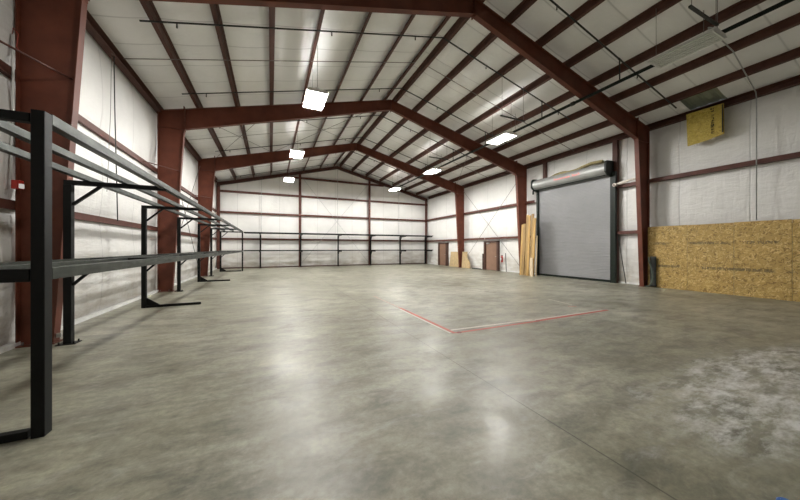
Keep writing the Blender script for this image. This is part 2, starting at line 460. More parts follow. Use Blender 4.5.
rl = {(1,'left'): 'left half of the nearest roof frame, red-brown rafter at the top edge',
      (2,'left'): 'left half of the middle roof frame, red-brown rafter behind the largest lit lamp',
      (3,'left'): 'left half of the third roof frame, red-brown rafter before the back wall',
      (1,'right'): 'right half of the nearest roof frame, big rafter down to the strand board column',
      (2,'right'): 'right half of the middle roof frame, red-brown rafter ending at the lumber column',
      (3,'right'): 'right half of the third roof frame, small red-brown rafter between the two brown doors',
      (0,'left'): 'left half of the roof frame above the viewer', (0,'right'): 'right half of the roof frame above the viewer'}
for i in (1, 2, 3):
    for sd in ('left', 'right'):
        column(sd, FR[i], cl[(i, sd)]); rafter(sd, FR[i], rl[(i, sd)])

# end-wall framing
def gable_post(x, label, w=.2):
    xx = min(max(x, XL+.1), XR-.1)
    t = thing('wall_post', label, 'wall post', (x, YB-.2, 0), 'posts of the far wall')
    top = T(xx)-.02
    MB().box(x-w/2, x+w/2, YB-.30, YB-.288, 0, top-.26).build('front_flange', M['girt'], t)
    MB().box(x-.006, x+.006, YB-.288, YB-.10, 0, top-.26).build('web', M['girt'], t)
    MB().box(x-w/2-.02, x+w/2+.02, YB-.31, YB-.10, 0, .015).build('base_plate', M['girt'], t)
gable_post(2.24, 'red-brown post left of centre on the far wall')
gable_post(8.38, 'red-brown post right of centre on the far wall')
gable_post(XR-.24, 'red-brown post in the far right corner', .22)
gable_post(XL+.14, 'red-brown post in the far left corner', .22)
for s, xe, nm in ((1, XL, 'left'), (-1, XR, 'right')):
    t = thing('gable_rafter', 'thin dark red-brown rafter on the far wall, %s slope' % nm, 'rafter', (xe, YB-.2, T(xe)))
    za, zr = T(xe)-.004, T(RX)-.004
    for (ya, yb_, d0, d1, pn) in ((YB-.30, YB-.10, .0, .014, 'top_flange'), (YB-.206, YB-.194, .014, .24, 'web'), (YB-.30, YB-.10, .24, .254, 'bottom_flange')):
        MB().prism([(xe+s*.02, ya, za-d0), (RX, ya, zr-d0), (RX, ya, zr-d1), (xe+s*.02, ya, za-d1)], (0, yb_-ya, 0)).build(pn, M['purlin'], t)

# purlins (Z sections running the length of the building) and eave struts
def zsec(x, s, y0, y1, z=None):
    z = T(x) if z is None else z
    w, th = .075, .014
    sl = SL if x < RX else -SL
    pts = [(-w, 0), (0, 0), (0, PD), (w, PD), (w, PD-th), (th, PD-th), (th, -th), (-w, -th)]
    pts = [(-w*s+0, 0+th), (0, th), (0, PD), (w*s, PD), (w*s, PD-th), (th*s, PD-th), (th*s, 0), (-w*s, 0)]
    return MB().prism([(x+a, y0, z+b_+sl*a*1.0) for a, b_ in pts], (0, y1-y0, 0))
ordn = ['first', 'second', 'third', 'fourth', 'fifth', 'sixth', 'seventh']
for k, x in enumerate(PX_L):
    o = zsec(x, 1, YF, YB-.1).build('roof_purlin', M['purlin'])
    tag(o, '%s long dark red-brown roof purlin up from the left eave' % ordn[k] + (', next to the ridge' if k == 6 else ''), 'purlin', 'roof purlins on the left slope')
for k, x in enumerate(PX_R):
    o = zsec(x, -1, YF, YB-.1).build('roof_purlin', M['purlin'])
    tag(o, '%s long dark red-brown roof purlin up from the right eave' % ordn[k] + (', next to the ridge' if k == 6 else ''), 'purlin', 'roof purlins on the right slope')
for s, xe, nm in ((1, XL-.05, 'left'), (-1, XR+.05, 'right')):
    pts = [(0, 0), (.19, 0), (.19, .014), (.014, .014), (.014, .20), (.17, .24), (.17, .255), (0, .212)]
    o = MB().prism([(xe+s*a, YF+.02, 6.555+b_*.97) for a, b_ in pts], (0, YB-YF-.34, 0)).build('eave_strut', M['purlin'])
    tag(o, 'dark red-brown eave strut along the top of the %s wall' % nm, 'eave strut')

# girts
def girt(p, q, inward, z, label, grp, dp=.20):
    p, q = Vector(p), Vector(q); iv = Vector(inward)
    pts = [(0,-.08), (dp,-.08), (dp,.065), (dp-.012,.065), (dp-.012,-.068), (0,-.068)]
    P = [(p.x+iv.x*a, p.y+iv.y*a, z+b_) for a, b_ in pts]
    o = MB().prism(P, (q.x-p.x, q.y-p.y, 0)).build('wall_girt', M['girt'])
    tag(o, label, 'wall girt', grp)
for z, nm in zip(GZ_SIDE, ('lower', 'upper')):
    girt((XL-.13, YF), (XL-.13, YB-.1), (1, 0), z, '%s long red-brown girt on the left wall' % nm, 'girts on the left wall', .14)
RG = {'lower': [(YF, 8.0, 'next to the roll-up door'), (12.5, 16.9, 'above the door by the lumber'), (16.95, YB-.1, 'from the middle of the wall to the far corner')],
      'upper': [(YF, 7.98, 'above the strand board'), (12.5, YB-.1, 'from the roll-up door to the far corner')]}
for z, nm in zip(GZ_SIDE, ('lower', 'upper')):
    for y0, y1, d in RG[nm]:
        girt((XR+.06, y0), (XR+.06, y1), (-1, 0), z, '%s red-brown right wall girt, %s' % (nm, d), 'girts on the right wall', .24)
for z, nm in zip(GZ_BACK, ('lowest', 'second lowest', 'third', 'topmost')):
    xa = XL+.03 if z < 6.5 else max(XL, XL + (z+.25-6.6)/SL)
    xb = XR-.03 if z < 6.5 else XR - (z+.25-6.6)/SL
    girt((xa, YB-.02), (xb, YB-.02), (0, -1), z, '%s horizontal red-brown girt on the far wall' % nm, 'girts on the far wall', .20)

# thin rods and straps
def rod(name, pts, r, mat, label, cat, grp=None, n=6):
    o = MB().tube(pts, r, n).build(name, mat); return tag(o, label, cat, grp)
rod('brace_rod', [(XR-.26, 19.40, 6.25), (XR-.26, 13.35, .25)], .012, M['greyrod'], 'thin diagonal brace rod on the right wall, falling toward the lumber', 'brace rod')
rod('brace_rod', [(XR-.285, 13.45, 6.1), (XR-.285, 19.3, .55)], .012, M['greyrod'], 'thin diagonal brace rod on the right wall, falling toward the cut plywood', 'brace rod')
rod('brace_rod', [(XL+.12, 13.4, 6.2), (XL+.12, 19.4, .3)], .012, M['greyrod'], 'thin diagonal brace rod on the left wall, falling away from the middle column', 'brace rod')
rod('brace_rod', [(XL+.145, 19.4, 6.2), (XL+.145, 13.4, .3)], .012, M['greyrod'], 'thin diagonal brace rod on the left wall, falling toward the middle column', 'brace rod')
rod('brace_rod', [(2.36, YB-.24, 7.65), (8.26, YB-.24, .3)], .011, M['galv'], 'thin diagonal brace rod on the far wall, falling to the right', 'brace rod')
rod('brace_rod', [(8.26, YB-.265, 7.5), (2.36, YB-.265, .3)], .011, M['galv'], 'thin diagonal brace rod on the far wall, falling to the left', 'brace rod')
for (xa, ya, xb, yb_, nm) in ((XL+.9, 13.35, .03, 19.4, 'left slope rising away, low'), (.03, 13.35, XL+.9, 19.4, 'left slope falling away, low'),
                             (.1, 13.35, 5.2, 19.4, 'left slope rising away, near the ridge'), (5.2, 13.35, .1, 19.4, 'left slope falling away, near the ridge'),
                             (XR-.9, 13.35, 10.5, 19.4, 'right slope rising away, low'), (10.5, 13.35, XR-.9, 19.4, 'right slope falling away, low')):
    dz = -.05 if 'rising' in nm else -.075
    rod('roof_brace_rod', [(xa, ya, T(xa)+dz), (xb, yb_, T(xb)+dz)], .010, M['greyrod'], 'thin roof brace rod crossing beyond the middle frame, ' + nm, 'brace rod')
for fy, nm in ((10.02, 'between the nearest and middle frames'), (16.38, 'between the middle and third frames'), (22.7, 'before the far wall')):
    for s, xe, sn in ((1, XL+.2, 'left'), (-1, XR-.2, 'right')):
        if fy < 4 and s > 0: continue
        o = MB().bar((xe, fy, T(xe)-.008), (RX-s*.3, fy, T(RX-s*.3)-.008), .035, .008).build('purlin_strap', M['greyrod'])
        tag(o, 'thin brown strap under the %s slope purlins, %s' % (sn, nm), 'strap')
# flange braces from column to girt
rod('flange_brace', [(-3.12, 6.84, 4.50), (XL+.02, 5.75, 4.60)], .016, M['girt'], 'thin red brace from the nearest left column toward the wall girt', 'flange brace')
rod('flange_brace', [(-3.10, 13.20, 4.47), (XL+.03, 11.85, 4.40)], .014, M['girt'], 'thin red brace from the second left column toward the wall girt', 'flange brace')
rod('flange_brace', [(-3.10, 19.56, 4.47), (XL+.03, 18.3, 4.40)], .014, M['girt'], 'thin red brace from the third left column toward the wall girt', 'flange brace')

# sprinkler piping under the roof
XM, ZM = 10.22, 6.95
BR = [(5.57, 'above the unlit lamp'), (8.48, 'just beyond the nearest frame'), (11.93, 'just before the middle frame'), (14.84, 'just beyond the middle frame'),
      (18.29, 'just before the third frame'), (21.2, 'just beyond the third frame'), (24.5, 'just before the far wall')]
for y, nm in BR:
    t = thing('sprinkler_branch_pipe', 'thin black sprinkler branch pipe running over both roof slopes, ' + nm, 'sprinkler pipe', (RX, y, T(RX)-.06), 'sprinkler branch pipes')
    xr_ = 13.7 if y < 6 else 11.9
    MB().tube([(-2.75, y, T(-2.75)-.045), (RX, y, T(RX)-.045)], .02, 8).tube([(RX, y, T(RX)-.045), (xr_, y, T(xr_)-.045)], .024, 8).build('pipe', M['pipe'], t)
    for hx in (-2.05, 1.62, 4.35, 7.3, 11.2):
        h = MB().tube([(hx, y, T(hx)-.05), (hx, y, T(hx)-.17)], [.014, .02], 6).build('sprinkler_head', M['pipe'], t)
    MB().tube([(XM, y, T(XM)-.045), (XM, y, ZM+.06)], .02, 8).build('riser', M['pipe'], t)
    MB().tube([(XM-.06, y, T(XM)-.03), (XM+.06, y, T(XM)-.06)], .03, 8).build('fitting', M['pipe'], t)
t = thing('sprinkler_main_pipe', 'dark green steel sprinkler main pipe running the length of the right roof slope', 'sprinkler pipe', (XM, 10, ZM))
MB().tube([(XM, YF+.05, ZM), (XM, 24.6, ZM)], .052, 12).build('pipe', M['green_black'], t)
for y in (4.35, 7.15, 13.0, 19.3): MB().tube([(XM, y-.06, ZM), (XM, y+.06, ZM)], .072, 12).build('coupling', M['pipe'], t)
for y in (3.6, 9.9, 16.2, 22.4): MB().tube([(XM, y, ZM), (XM, y, T(XM)+.05)], .007, 6).build('hanger_rod', M['greyrod'], t)

# strut channels near the right row of lamps
for y, nm in ((3.02, 'at the near end of the unlit lamp'), (8.45, 'before the nearest lit lamp on the right'), (13.9, 'before the second lit lamp on the right')):
    t = thing('strut_channel', 'short dark hung steel channel, ' + nm, 'steel channel', (8.6, y, 6.62), 'hung cross channels')
    MB().box(7.97, 9.22, y-.025, y+.025, 6.62, 6.66).build('channel', M['pipe'], t)
    MB().tube([(8.05, y, 6.66), (8.05, y, T(8.05)+.05)], .006, 5).build('hanger_wire', M['greyrod'], t)
    MB().tube([(9.15, y, 6.66), (9.15, y, T(9.15)+.05)], .006, 5).build('hanger_wire', M['greyrod'], t)

# ================================================================== LAMPS
def make_lamp(lit, x, y, label, grp):
    z = 6.5; hx, hy = .325, .63
    t = thing('high_bay_lamp', label, 'lamp', (x, y, z), grp)
    # housing: shallow trapezoid tray, open below, two long slots added in its top to brighten the ceiling
    h = .085
    def tray(g, zz):
        w = MB(); X0, X1, Y0, Y1 = x-hx-g, x+hx+g, y-hy-g, y+hy+g
        tx0, tx1, ty0, ty1 = x-hx+.08-g, x+hx-.08+g, y-hy+.01-g, y+hy-.01+g
        w.poly([(X0,Y0,zz), (X1,Y0,zz), (X1,Y1,zz), (X0,Y1,zz), (tx0,ty0,zz+h), (tx1,ty0,zz+h), (tx1,ty1,zz+h), (tx0,ty1,zz+h)],
               [(0,1,5,4), (1,2,6,5), (2,3,7,6), (3,0,4,7)])
        sl = .007
        for a_, b_ in ((tx0, x-.15-sl), (x-.15+sl, x+.15-sl), (x+.15+sl, tx1)):
            w.poly([(a_,ty0,zz+h), (b_,ty0,zz+h), (b_,ty1,zz+h), (a_,ty1,zz+h)], [(0,1,2,3)])
        return w
    tray(0, z).build('reflector', M['reflector'], t)
    tray(.006, z+.006).build('housing', M['white_paint'], t)
    w = MB(); w.box(x-.06, x+.06, y-hy+.02, y+hy-.02, z+h+.008, z+h+.055); w.build('ballast_cover', M['white_paint'], t)
    for k in range(6):
        tx = x - .25 + k*.10
        MB().tube([(tx, y-hy+.03, z+.006), (tx, y+hy-.03, z+.006)], .019, 6, False).build('tube', M[lit], t)
    for sy in (-1, 1):
        MB().box(x-hx+.03, x+hx-.03, y+sy*(hy-.03)-.012, y+sy*(hy-.03)+.012, z-.012, z+.05).build('socket_bar', M['white_paint'], t)
        yy = y+sy*.58
        MB().tube([(x, yy, z+h+.05), (x, yy, T(x)+.1)], .006, 5).build('hanger_wire', M['greyrod'], t)
    return t
make_lamp('lit_tube', 1.34, 9.92, 'lit lamp with the largest glowing panel, hanging before the middle frame on the left', 'lit lamps')
make_lamp('lit_tube', 1.24, 16.0, 'lit lamp second along the left row, hanging before the third frame', 'lit lamps')
make_lamp('lit_tube', 1.20, 22.2, 'smallest lit lamp of the left row, hanging before the far wall', 'lit lamps')
make_lamp('lit_tube', 9.48, 10.0, 'lit lamp nearest on the right row, under the middle frame rafter', 'lit lamps')
make_lamp('lit_tube', 9.48, 16.1, 'lit lamp second along the right row, under the third frame rafter', 'lit lamps')
make_lamp('lit_tube', 9.48, 22.2, 'smallest lit lamp of the right row, before the far wall', 'lit lamps')
make_lamp('dead_tube', 9.40, 3.66, 'unlit white tube lamp hanging at the top right', None)
make_lamp('dim_tube', 1.34, 3.66, 'lit lamp overhead on the left, above the view', 'lit lamps')

# conduit from unlit lamp across to the right wall and down to the strand board
rod('wall_conduit', [(9.3, 3.05, 6.62), (9.6, 3.30, 6.9), (12.0, 3.62, T(12.0)-.05), (XR-.35, 3.80, T(XR-.35)-.06), (XR-.26, 3.81, 6.45), (XR-.26, 3.81, 2.5)], .015, M['galv'],
    'thin grey conduit from the unlit lamp down the right wall to the strand board', 'conduit', None, 8)

# ================================================================== RIGHT WALL
# strand board sheets
ybs = [6.745, 5.50, 4.30, 3.10, 1.90, .70]
lbl = ['strand board sheet next to the column and black rubber strip', 'second strand board sheet from the column, standing on the floor',
       'third strand board sheet from the column, below the wall conduit', 'fourth strand board sheet from the column, at the right edge', 'strand board sheet beyond the right edge']
for k in range(4):
    o = MB().box(XR-.30, XR-.285, ybs[k+1]+.004, ybs[k]-.004, .0, 2.47 - .01*(k % 2)).build('strand_board', M['osb'])
    tag(o, lbl[k], 'strand board', 'strand boards on the right wall')
# yellow board at the eave with stencilled marks
t = thing('yellow_board', 'square yellow strand board with black stencilled marks hung high on the right wall', 'board', (XR-.33, 5.0, 6))
bd = MB().poly([(XR-.34, 5.50, 6.62), (XR-.34, 4.52, 6.60), (XR-.30, 4.52, 5.55), (XR-.30, 5.0, 5.46), (XR-.30, 5.48, 5.42),
                (XR-.37, 5.50, 6.62), (XR-.37, 4.52, 6.60), (XR-.33, 4.52, 5.55), (XR-.33, 5.0, 5.46), (XR-.33, 5.48, 5.42)],
               [(0,1,2,3,4), (9,8,7,6,5), (0,5,6,1), (1,6,7,2), (2,7,8,3), (3,8,9,4), (4,9,5,0)])
bd.build('board', M['osb_yellow'], t)
st = MB()
def glyph(mb, yc, zc, h, w):
    """one blurred black character lying on its side (text runs down the board)"""
    xx = lambda z: XR-.384 + (6.6-z)*.036
    for _ in range(3):
        a = random.choice((-.5, -.2, .2, .5))
        if random.random() < .5: y0, y1, z0, z1 = yc-w/2, yc+w/2, zc+a*h, zc+a*h+h*.28
        else: y0, y1, z0, z1 = yc+a*w*.8, yc+a*w*.8+w*.3, zc-h/2, zc+h/2
        mb.box(xx(zc)-.003, xx(zc), y0, y1, z0, z1)
for zc in (6.52, 6.44, 6.27, 6.17, 6.10, 6.03, 5.96, 5.89, 5.80, 5.68): glyph(st, 4.79, zc, .055, .075)
st.build('stencilled_marks', M['ink'], t)
MB().poly([(XR-.38, 4.53, 6.58), (XR-.345, 4.53, 5.62), (XR-.345, 4.57, 5.60), (XR-.38, 4.56, 6.56), (XR-.376, 4.53, 6.58), (XR-.341, 4.53, 5.62), (XR-.341, 4.57, 5.60), (XR-.376, 4.56, 6.56)],
          [(0,1,2,3), (7,6,5,4), (0,4,5,1), (1,5,6,2), (2,6,7,3), (3,7,4,0)]).build('dark_edge_strip', M['ink'], t)
for yy, zz in ((5.25, 5.44), (4.78, 5.50)):
    MB().grid(lambda u, w: (XR-.31-.02*math.sin(u*3), yy-.06+.12*u, zz-.05*w*(1+.5*math.sin(u*9))), 6, 2).build('insulation_tuft', M['bag'], t)

# roll-up door
t = bpy.data.objects.new('door_3', None); C.objects.link(t); t.location = (XR-.2, 10.1, 0)
tag(t, 'tall grey roll-up steel door with a round hood on the right wall', 'door', None, 'structure')
XD = XR-.22
cu = MB()
nsl = 64; prof = []
for k in range(nsl):
    z0 = .10 + k*(5.05-.10)/nsl; h = (5.05-.10)/nsl
    prof += [(0, z0), (.009, z0+h*.25), (.009, z0+h*.7), (0, z0+h*.95)]
pts = [(XD-.01-a, z) for a, z in prof]
cu.grid(lambda u, w: (pts[min(int(round(u*(len(pts)-1))), len(pts)-1)][0], 8.19+w*3.96, pts[min(int(round(u*(len(pts)-1))), len(pts)-1)][1]), len(pts)-1, 1, False)
cu.build('door_curtain', M['curtain'], t)
MB().box(XD-.04, XD, 8.2, 12.17, .02, .11).build('bottom_bar', M['green_black'], t)
for k, (ya, yb_) in enumerate(((7.98, 8.20), (12.12, 12.26))):
    MB().box(XD-.09, XD+.05, ya, yb_, 0, 5.1).build('door_guide', M['green_black'], t)
# hood: large half-round drum cover
hd = MB(); n = 20
def hoodfn(u, w):
    a = -PI*.45 + u*PI*1.25; r = .28
    return (XD-.22 - r*math.cos(a)*1.0, 8.22+w*3.98, 5.27 + r*math.sin(a))
hd.grid(hoodfn, 24, 1); hd.build('hood', M['hood'], t)
for yy in (8.13, 12.20):
    MB().prism([(XD-.53, yy, 5.1), (XD-.53, yy, 5.48), (XD-.42, yy, 5.6), (XD+.05, yy, 5.62), (XD+.05, yy, 4.86), (XD-.3, yy, 4.92)], (0, .07, 0)).build('end_bracket', M['green_black'], t)
MB().tube([(XD-.25, 8.12, 5.2), (XD-.25, 12.36, 5.2)], .06, 12).build('drum_shaft', M['green_black'], t)
MB().box(XD-.24, XD-.20, 8.35, 12.2, 4.95, 5.0).build('lower_lip', M['green_black'], t)
MB().tube([(XD-.3, 12.30, 4.95), (XD-.3, 12.30, 4.75)], .045, 10).build('chain_wheel', M['green_black'], t)
# faded red lettering on the hood: two short words, too worn to read
lt = MB()
y = 10.80
for wd, cnt in ((0, 9), (1, 4)):
    for c_ in range(cnt):
        hh = .14 if (c_ == 0 or wd == 1 and c_ in (0, 3)) else .085
        for (dy, z0, z1, wdt) in ((0, 0, hh, .03), (.055, 0, hh*.7, .022)):
            zc = 5.21
            def P(yy, zz):
                s_ = max(-1, min(1, (zz-5.27)/.28)); xx = XD-.22-.286*math.sqrt(1-s_*s_); return (xx, yy, zz)
            za, zb = zc+z0, zc+z1
            q = [P(y-dy, za), P(y-dy-wdt, za), P(y-dy-wdt, zb), P(y-dy, zb)]
            q2 = [(a+.004, b_, c2) for a, b_, c2 in q]
            lt.poly(q+q2, [(0,1,2,3), (7,6,5,4), (0,4,5,1), (1,5,6,2), (2,6,7,3), (3,7,4,0)])
        zc = 5.21
        q = [P(y, zc+hh*.4), P(y-.07, zc+hh*.45), P(y-.07, zc+hh*.65), P(y, zc+hh*.6)]
        q2 = [(a+.004, b_, c2) for a, b_, c2 in q]
        lt.poly(q+q2, [(0,1,2,3), (7,6,5,4), (0,4,5,1), (1,5,6,2), (2,6,7,3), (3,7,4,0)])
        y -= .105
    y -= .08
lt.build('red_lettering', M['redpaint'], t)

# full-height door jambs
for yy, nm in ((8.09, 'right'), (11.84, 'left')):
    z0 = 0 if nm == 'right' else 5.45
    o = MB().prism([(XR-.16, yy-.10, z0), (XR-.02, yy-.10, z0), (XR-.02, yy+.10, z0), (XR-.16, yy+.10, z0)], (0, 0, 6.56-z0)).build('door_jamb_post', M['purlin'])
    tag(o, 'dark red-brown jamb post up to the eave at the %s side of the roll-up door' % nm, 'jamb post')
# torn insulation on top of the hood and on the girt
fl = MB()
def flap(u, w):
    y = 8.5 + u*3.0; z = 5.42 + .10*math.sin(u*5.5+.6)**2 + .17*(1-u)
    a = w*PI
    return (XD-.12-.10*math.cos(a)*(1+.2*noise.noise(Vector((y*2, w, 0)))), y, z + .14*math.sin(a) + .02*noise.noise(Vector((y*3, w*2, 4))))
fl.grid(flap, 40, 8)
tag(fl.build('insulation_flap', M['olive']), 'wavy olive-yellow strip of torn insulation lying along the top of the roll-up door hood', 'insulation')
ir = MB()
pp = [(XR-.25, 8.0-.06*0, 4.49), (XR-.27, 7.75, 4.52), (XR-.26, 7.45, 4.58), (XR-.25, 7.15, 4.60), (XR-.25, 6.98, 4.63)]
ir.tube(pp, [.055, .07, .05, .045, .04], 10)
tag(ir.build('insulation_roll', M['bag']), 'crumpled pale insulation roll lying on the upper girt right of the roll-up door', 'insulation')
t = thing('wall_socket', 'small pale round socket on the jamb right of the roll-up door', 'wall socket', (XR-.34, 8.0, 4.42))
MB().tube([(XR-.42, 7.97, 4.46), (XR-.25, 7.97, 4.46)], .075, 12).build('body', M['bag'], t)
MB().tube([(XR-.435, 7.97, 4.46), (XR-.42, 7.97, 4.46)], .04, 10).build('cap', M['dark_brown'], t)

rod('leaning_stick', [(XR-.30, 7.55, .03), (XR-.22, 7.93, 2.25)], .018, M['pipe'], 'long dark stick leaning against the wall right of the roll-up door', 'stick')

# man doors
def man_door(n, y0, y1, label, stub):
    t = bpy.data.objects.new('door_%d' % n, None); C.objects.link(t); t.location = (XR-.1, (y0+y1)/2, 0)
    tag(t, label, 'door', None, 'structure')
    fw = .16
    fx0, fx1 = XR-.22, XR+.02
    MB().box(fx0, fx1, y0, y0+fw, 0, 2.1).build('door_jamb', M['dark_brown'], t)
    MB().box(fx0, fx1, y1-fw, y1, 0, 2.1).build('door_jamb', M['dark_brown'], t)
    MB().box(fx0, fx1, y0, y1, 2.02, 2.10).build('door_header', M['dark_brown'], t)
    lf = MB().box(XR-.12, XR-.07, y0+fw+.005, y1-fw-.005, .01, 2.01).build('door_leaf', M['tan_door'], t)
    MB().tube([(XR-.12, y0+fw+.09, 1.0), (XR-.17, y0+fw+.09, 1.0), (XR-.17, y0+fw+.2, 1.0)], .012, 8).build('lever_handle', M['galv'], lf)
    if n == 2:
        MB().box(XR-.18, XR-.12, y1-fw-.38, y1-fw-.08, 1.90, 1.97).build('door_closer', M['galv'], lf)
        MB().box(XR-.25, XR-.16, y1, y1+.10, 0, 1.18).build('side_post', M['dark_brown'], t)
    return t
man_door(1, 21.95, 23.4, 'tan steel door with brown frame nearest the far corner', False)
man_door(2, 15.5, 17.0, 'tan steel door with brown frame between lumber stack and cut plywood', True)
# extinguisher
t = thing('fire_extinguisher', 'red fire extinguisher hung on the white wall beside the brown door', 'fire extinguisher', (XR-.16, 15.18, .65))
MB().tube([(XR-.17, 15.18, .62), (XR-.17, 15.18, .66), (XR-.17, 15.18, .98), (XR-.17, 15.18, 1.04), (XR-.17, 15.18, 1.08)], [.04, .065, .065, .05, .02], 14).build('cylinder', M['red'], t)
MB().box(XR-.20, XR-.14, 15.12, 15.24, 1.08, 1.12).build('valve_handle', M['rubber'], t)
MB().tube([(XR-.2, 15.16, 1.07), (XR-.28, 15.1, 1.0), (XR-.28, 15.1, .75)], .014, 8).build('hose', M['rubber'], t)
MB().box(XR-.262, XR-.252, 15.13, 15.23, .78, .93).build('label_plate', M['white_paint'], t)
rod('wall_conduit', [(XR-.13, 15.38, .05), (XR-.13, 15.38, 2.2)], .022, M['white_paint'], 'pale vertical conduit between the brown door and the fire extinguisher', 'conduit')
rod('leaning_stick', [(XR-.30, 14.65, .02), (XR-.17, 14.85, 1.25)], .022, M['pipe'], 'short dark stick leaning on the wall right of the fire extinguisher', 'stick')

# cut plywood leaning behind / beside the far right column
def leaning(name, mat, poly_yz, x0, x1, zt, th, label, cat, grp=None):
    f_ = lambda z: x0 + (x1-x0)*z/zt
    P = [(f_(z), y, z) for y, z in poly_yz]
    return tag(MB().prism(P, (-th, 0, 0)).build(name, mat), label, cat, grp)
leaning('plywood_sheet', M['ply'], [(21.3,0), (21.3,1.27), (19.75,1.27), (19.75,0)], XR-.32, XR-.17, 1.27, .02, 'tan plywood sheet leaning on the wall left of the farthest right column', 'plywood')
leaning('plywood_sheet', M['ply'], [(19.4,0), (19.4,1.30), (18.75,1.30), (18.72,.75), (18.5,.62), (18.35,.45), (18.3,0)], XR-.42, XR-.33, 1.3, .02, 'tan plywood offcut with a stepped edge right of the farthest right column', 'plywood')
o = MB().prism([(XR-.42, 18.1, 0), (XR-.22, 18.15, 0), (XR-.22, 18.15, .05), (XR-.42, 18.1, .09)], (0, -1.0, 0)).build('floor_sill_strip', M['rubber'])
tag(o, 'low black strip on the floor left of the brown door with the closer', 'strip')

# lumber leaning on the second right column
BD = [(12.74, 12.74, .165, 3.00, 'pine', 'leftmost yellow board of the leaning lumber, the shorter one against the column'),
      (12.56, 12.56, .165, 3.04, 'worn_pine', 'second board from the left in the leaning lumber, darker and marked'),
      (12.38, 12.38, .165, 3.54, 'worn_pine', 'tall darker board, third from the left in the leaning lumber'),
      (12.20, 12.20, .165, 3.48, 'pine', 'yellow board between the two darker tall boards of the lumber'),
      (12.02, 12.02, .165, 3.56, 'worn_pine', 'tallest board, second from the right in the leaning lumber'),
      (11.84, 11.84, .150, 3.30, 'pine', 'rightmost wide yellow board of the leaning lumber'),
      (11.66, 11.74, .06, 2.3, 'pale_pine', 'thin pale board slanting at the right of the lumber')]
for k, (yb0, yt, w, h, mt, lb) in enumerate(BD):
    xb = 13.56 - .045*(k % 2); xt = 13.74 - .045*(k % 2)
    o = MB().prism([(xb, yb0-w/2, 0), (xb, yb0+w/2, 0), (xb+.038, yb0+w/2, 0), (xb+.038, yb0-w/2, 0)], (xt-xb, yt-yb0, h)).build('lumber_board', M[mt])
    tag(o, lb, 'board', 'lumber leaning on the column')
o = MB().prism([(13.40, 11.72, 0), (13.40, 11.92, 0), (13.43, 11.92, 0), (13.43, 11.72, 0)], (.05, .06, 1.05)).build('lumber_board', M['pale_pine'])
tag(o, 'short whitish offcut standing at the foot of the leaning lumber', 'board', 'lumber leaning on the column')

# rubber strip and hose at the strand board
rs = MB()
def strip(u, w):
    z = .02 + u*1.24; bow = .05*math.sin(u*PI)
    return (XR-.40 + bow, 6.40 + w*.20 + .03*math.sin(u*PI), z)
rs.grid(strip, 14, 1); 
o = rs.build('rubber_strip', M['rubber']); md = o.modifiers.new('thick', 'SOLIDIFY'); md.thickness = .04
tag(o, 'black rubber strip standing upright at the corner of the strand board', 'rubber strip')
rod('garden_hose', [(XR-.50, 6.62, 1.22), (XR-.52, 6.60, 1.05), (XR-.52, 6.52, .8), (XR-.52, 6.47, .45), (XR-.53, 6.50, .2), (XR-.54, 6.60, .05), (XR-.56, 6.68, .025)], .022, M['hose'],
    'short grey-green hose hanging in front of the rubber strip by the column', 'hose', None, 8)

# ================================================================== LEFT WALL FITTINGS
t = thing('fire_alarm_strobe', 'small red alarm strobe with a white lens on the nearest left column', 'alarm', (-3.70, 6.70, 2.54))
MB().box(-3.745, -3.665, 6.66, 6.755, 2.54, 2.68).build('housing', M['red'], t, .01)
MB().box(-3.665, -3.64, 6.65, 6.745, 2.54, 2.68).build('front_cover', M['red'], t, .01)
MB().box(-3.645, -3.61, 6.64, 6.69, 2.55, 2.62).build('lens', M['lens'], t)
rod('alarm_conduit', [(XL+.03, 6.70, 2.68), (XL+.02, 6.70, 3.2), (XL+.03, 6.72, 3.8), (XL+.03, 6.72, 5.02)], .016, M['white_paint'], 'white conduit running up the nearest left column from the red strobe', 'conduit', None, 8)
rod('loose_wire', [(XL+.03, 6.7, 5.0), (XL+.06, 6.66, 5.08), (XL+.12, 6.66, 5.0), (XL+.10, 6.66, 4.8), (XL+.14, 6.66, 4.72)], .005, M['tape_red'], 'loose red wire curling at the top of the white conduit', 'wire', None, 5)
rod('hanging_cable', [(XL+.12, 9.72, 6.5), (XL+.12, 9.76, 5.2), (XL+.13, 9.82, 3.6), (XL+.14, 9.86, 2.3)], .012, M['pipe'], 'thin dark cord hanging down the left wall behind the rack', 'cord', None, 6)
rod('hanging_cable', [(XL+.11, 9.62, 6.5), (XL+.10, 9.60, 5.0), (XL+.08, 9.55, 3.8), (XL+.07, 9.5, 3.0)], .006, M['greyrod'], 'finer grey cord beside the dark cord on the left wall', 'cord', None, 5)
for x, nm in ((-.70, 'left of the posts'), (5.42, 'at the middle'), (11.38, 'right of the posts')):
    rod('wall_conduit', [(x, YB-.27, 1.6), (x, YB-.27, T(x)-.3)], .014, M['galv'], 'thin pale vertical conduit on the far wall, ' + nm, 'conduit', 'conduits on the far wall')
tag(MB().box(-3.30, -3.24, 6.80, 6.825, .09, .16).build('paper_tag', M['white_paint']), 'small white tag stuck low on the nearest left column', 'tag')

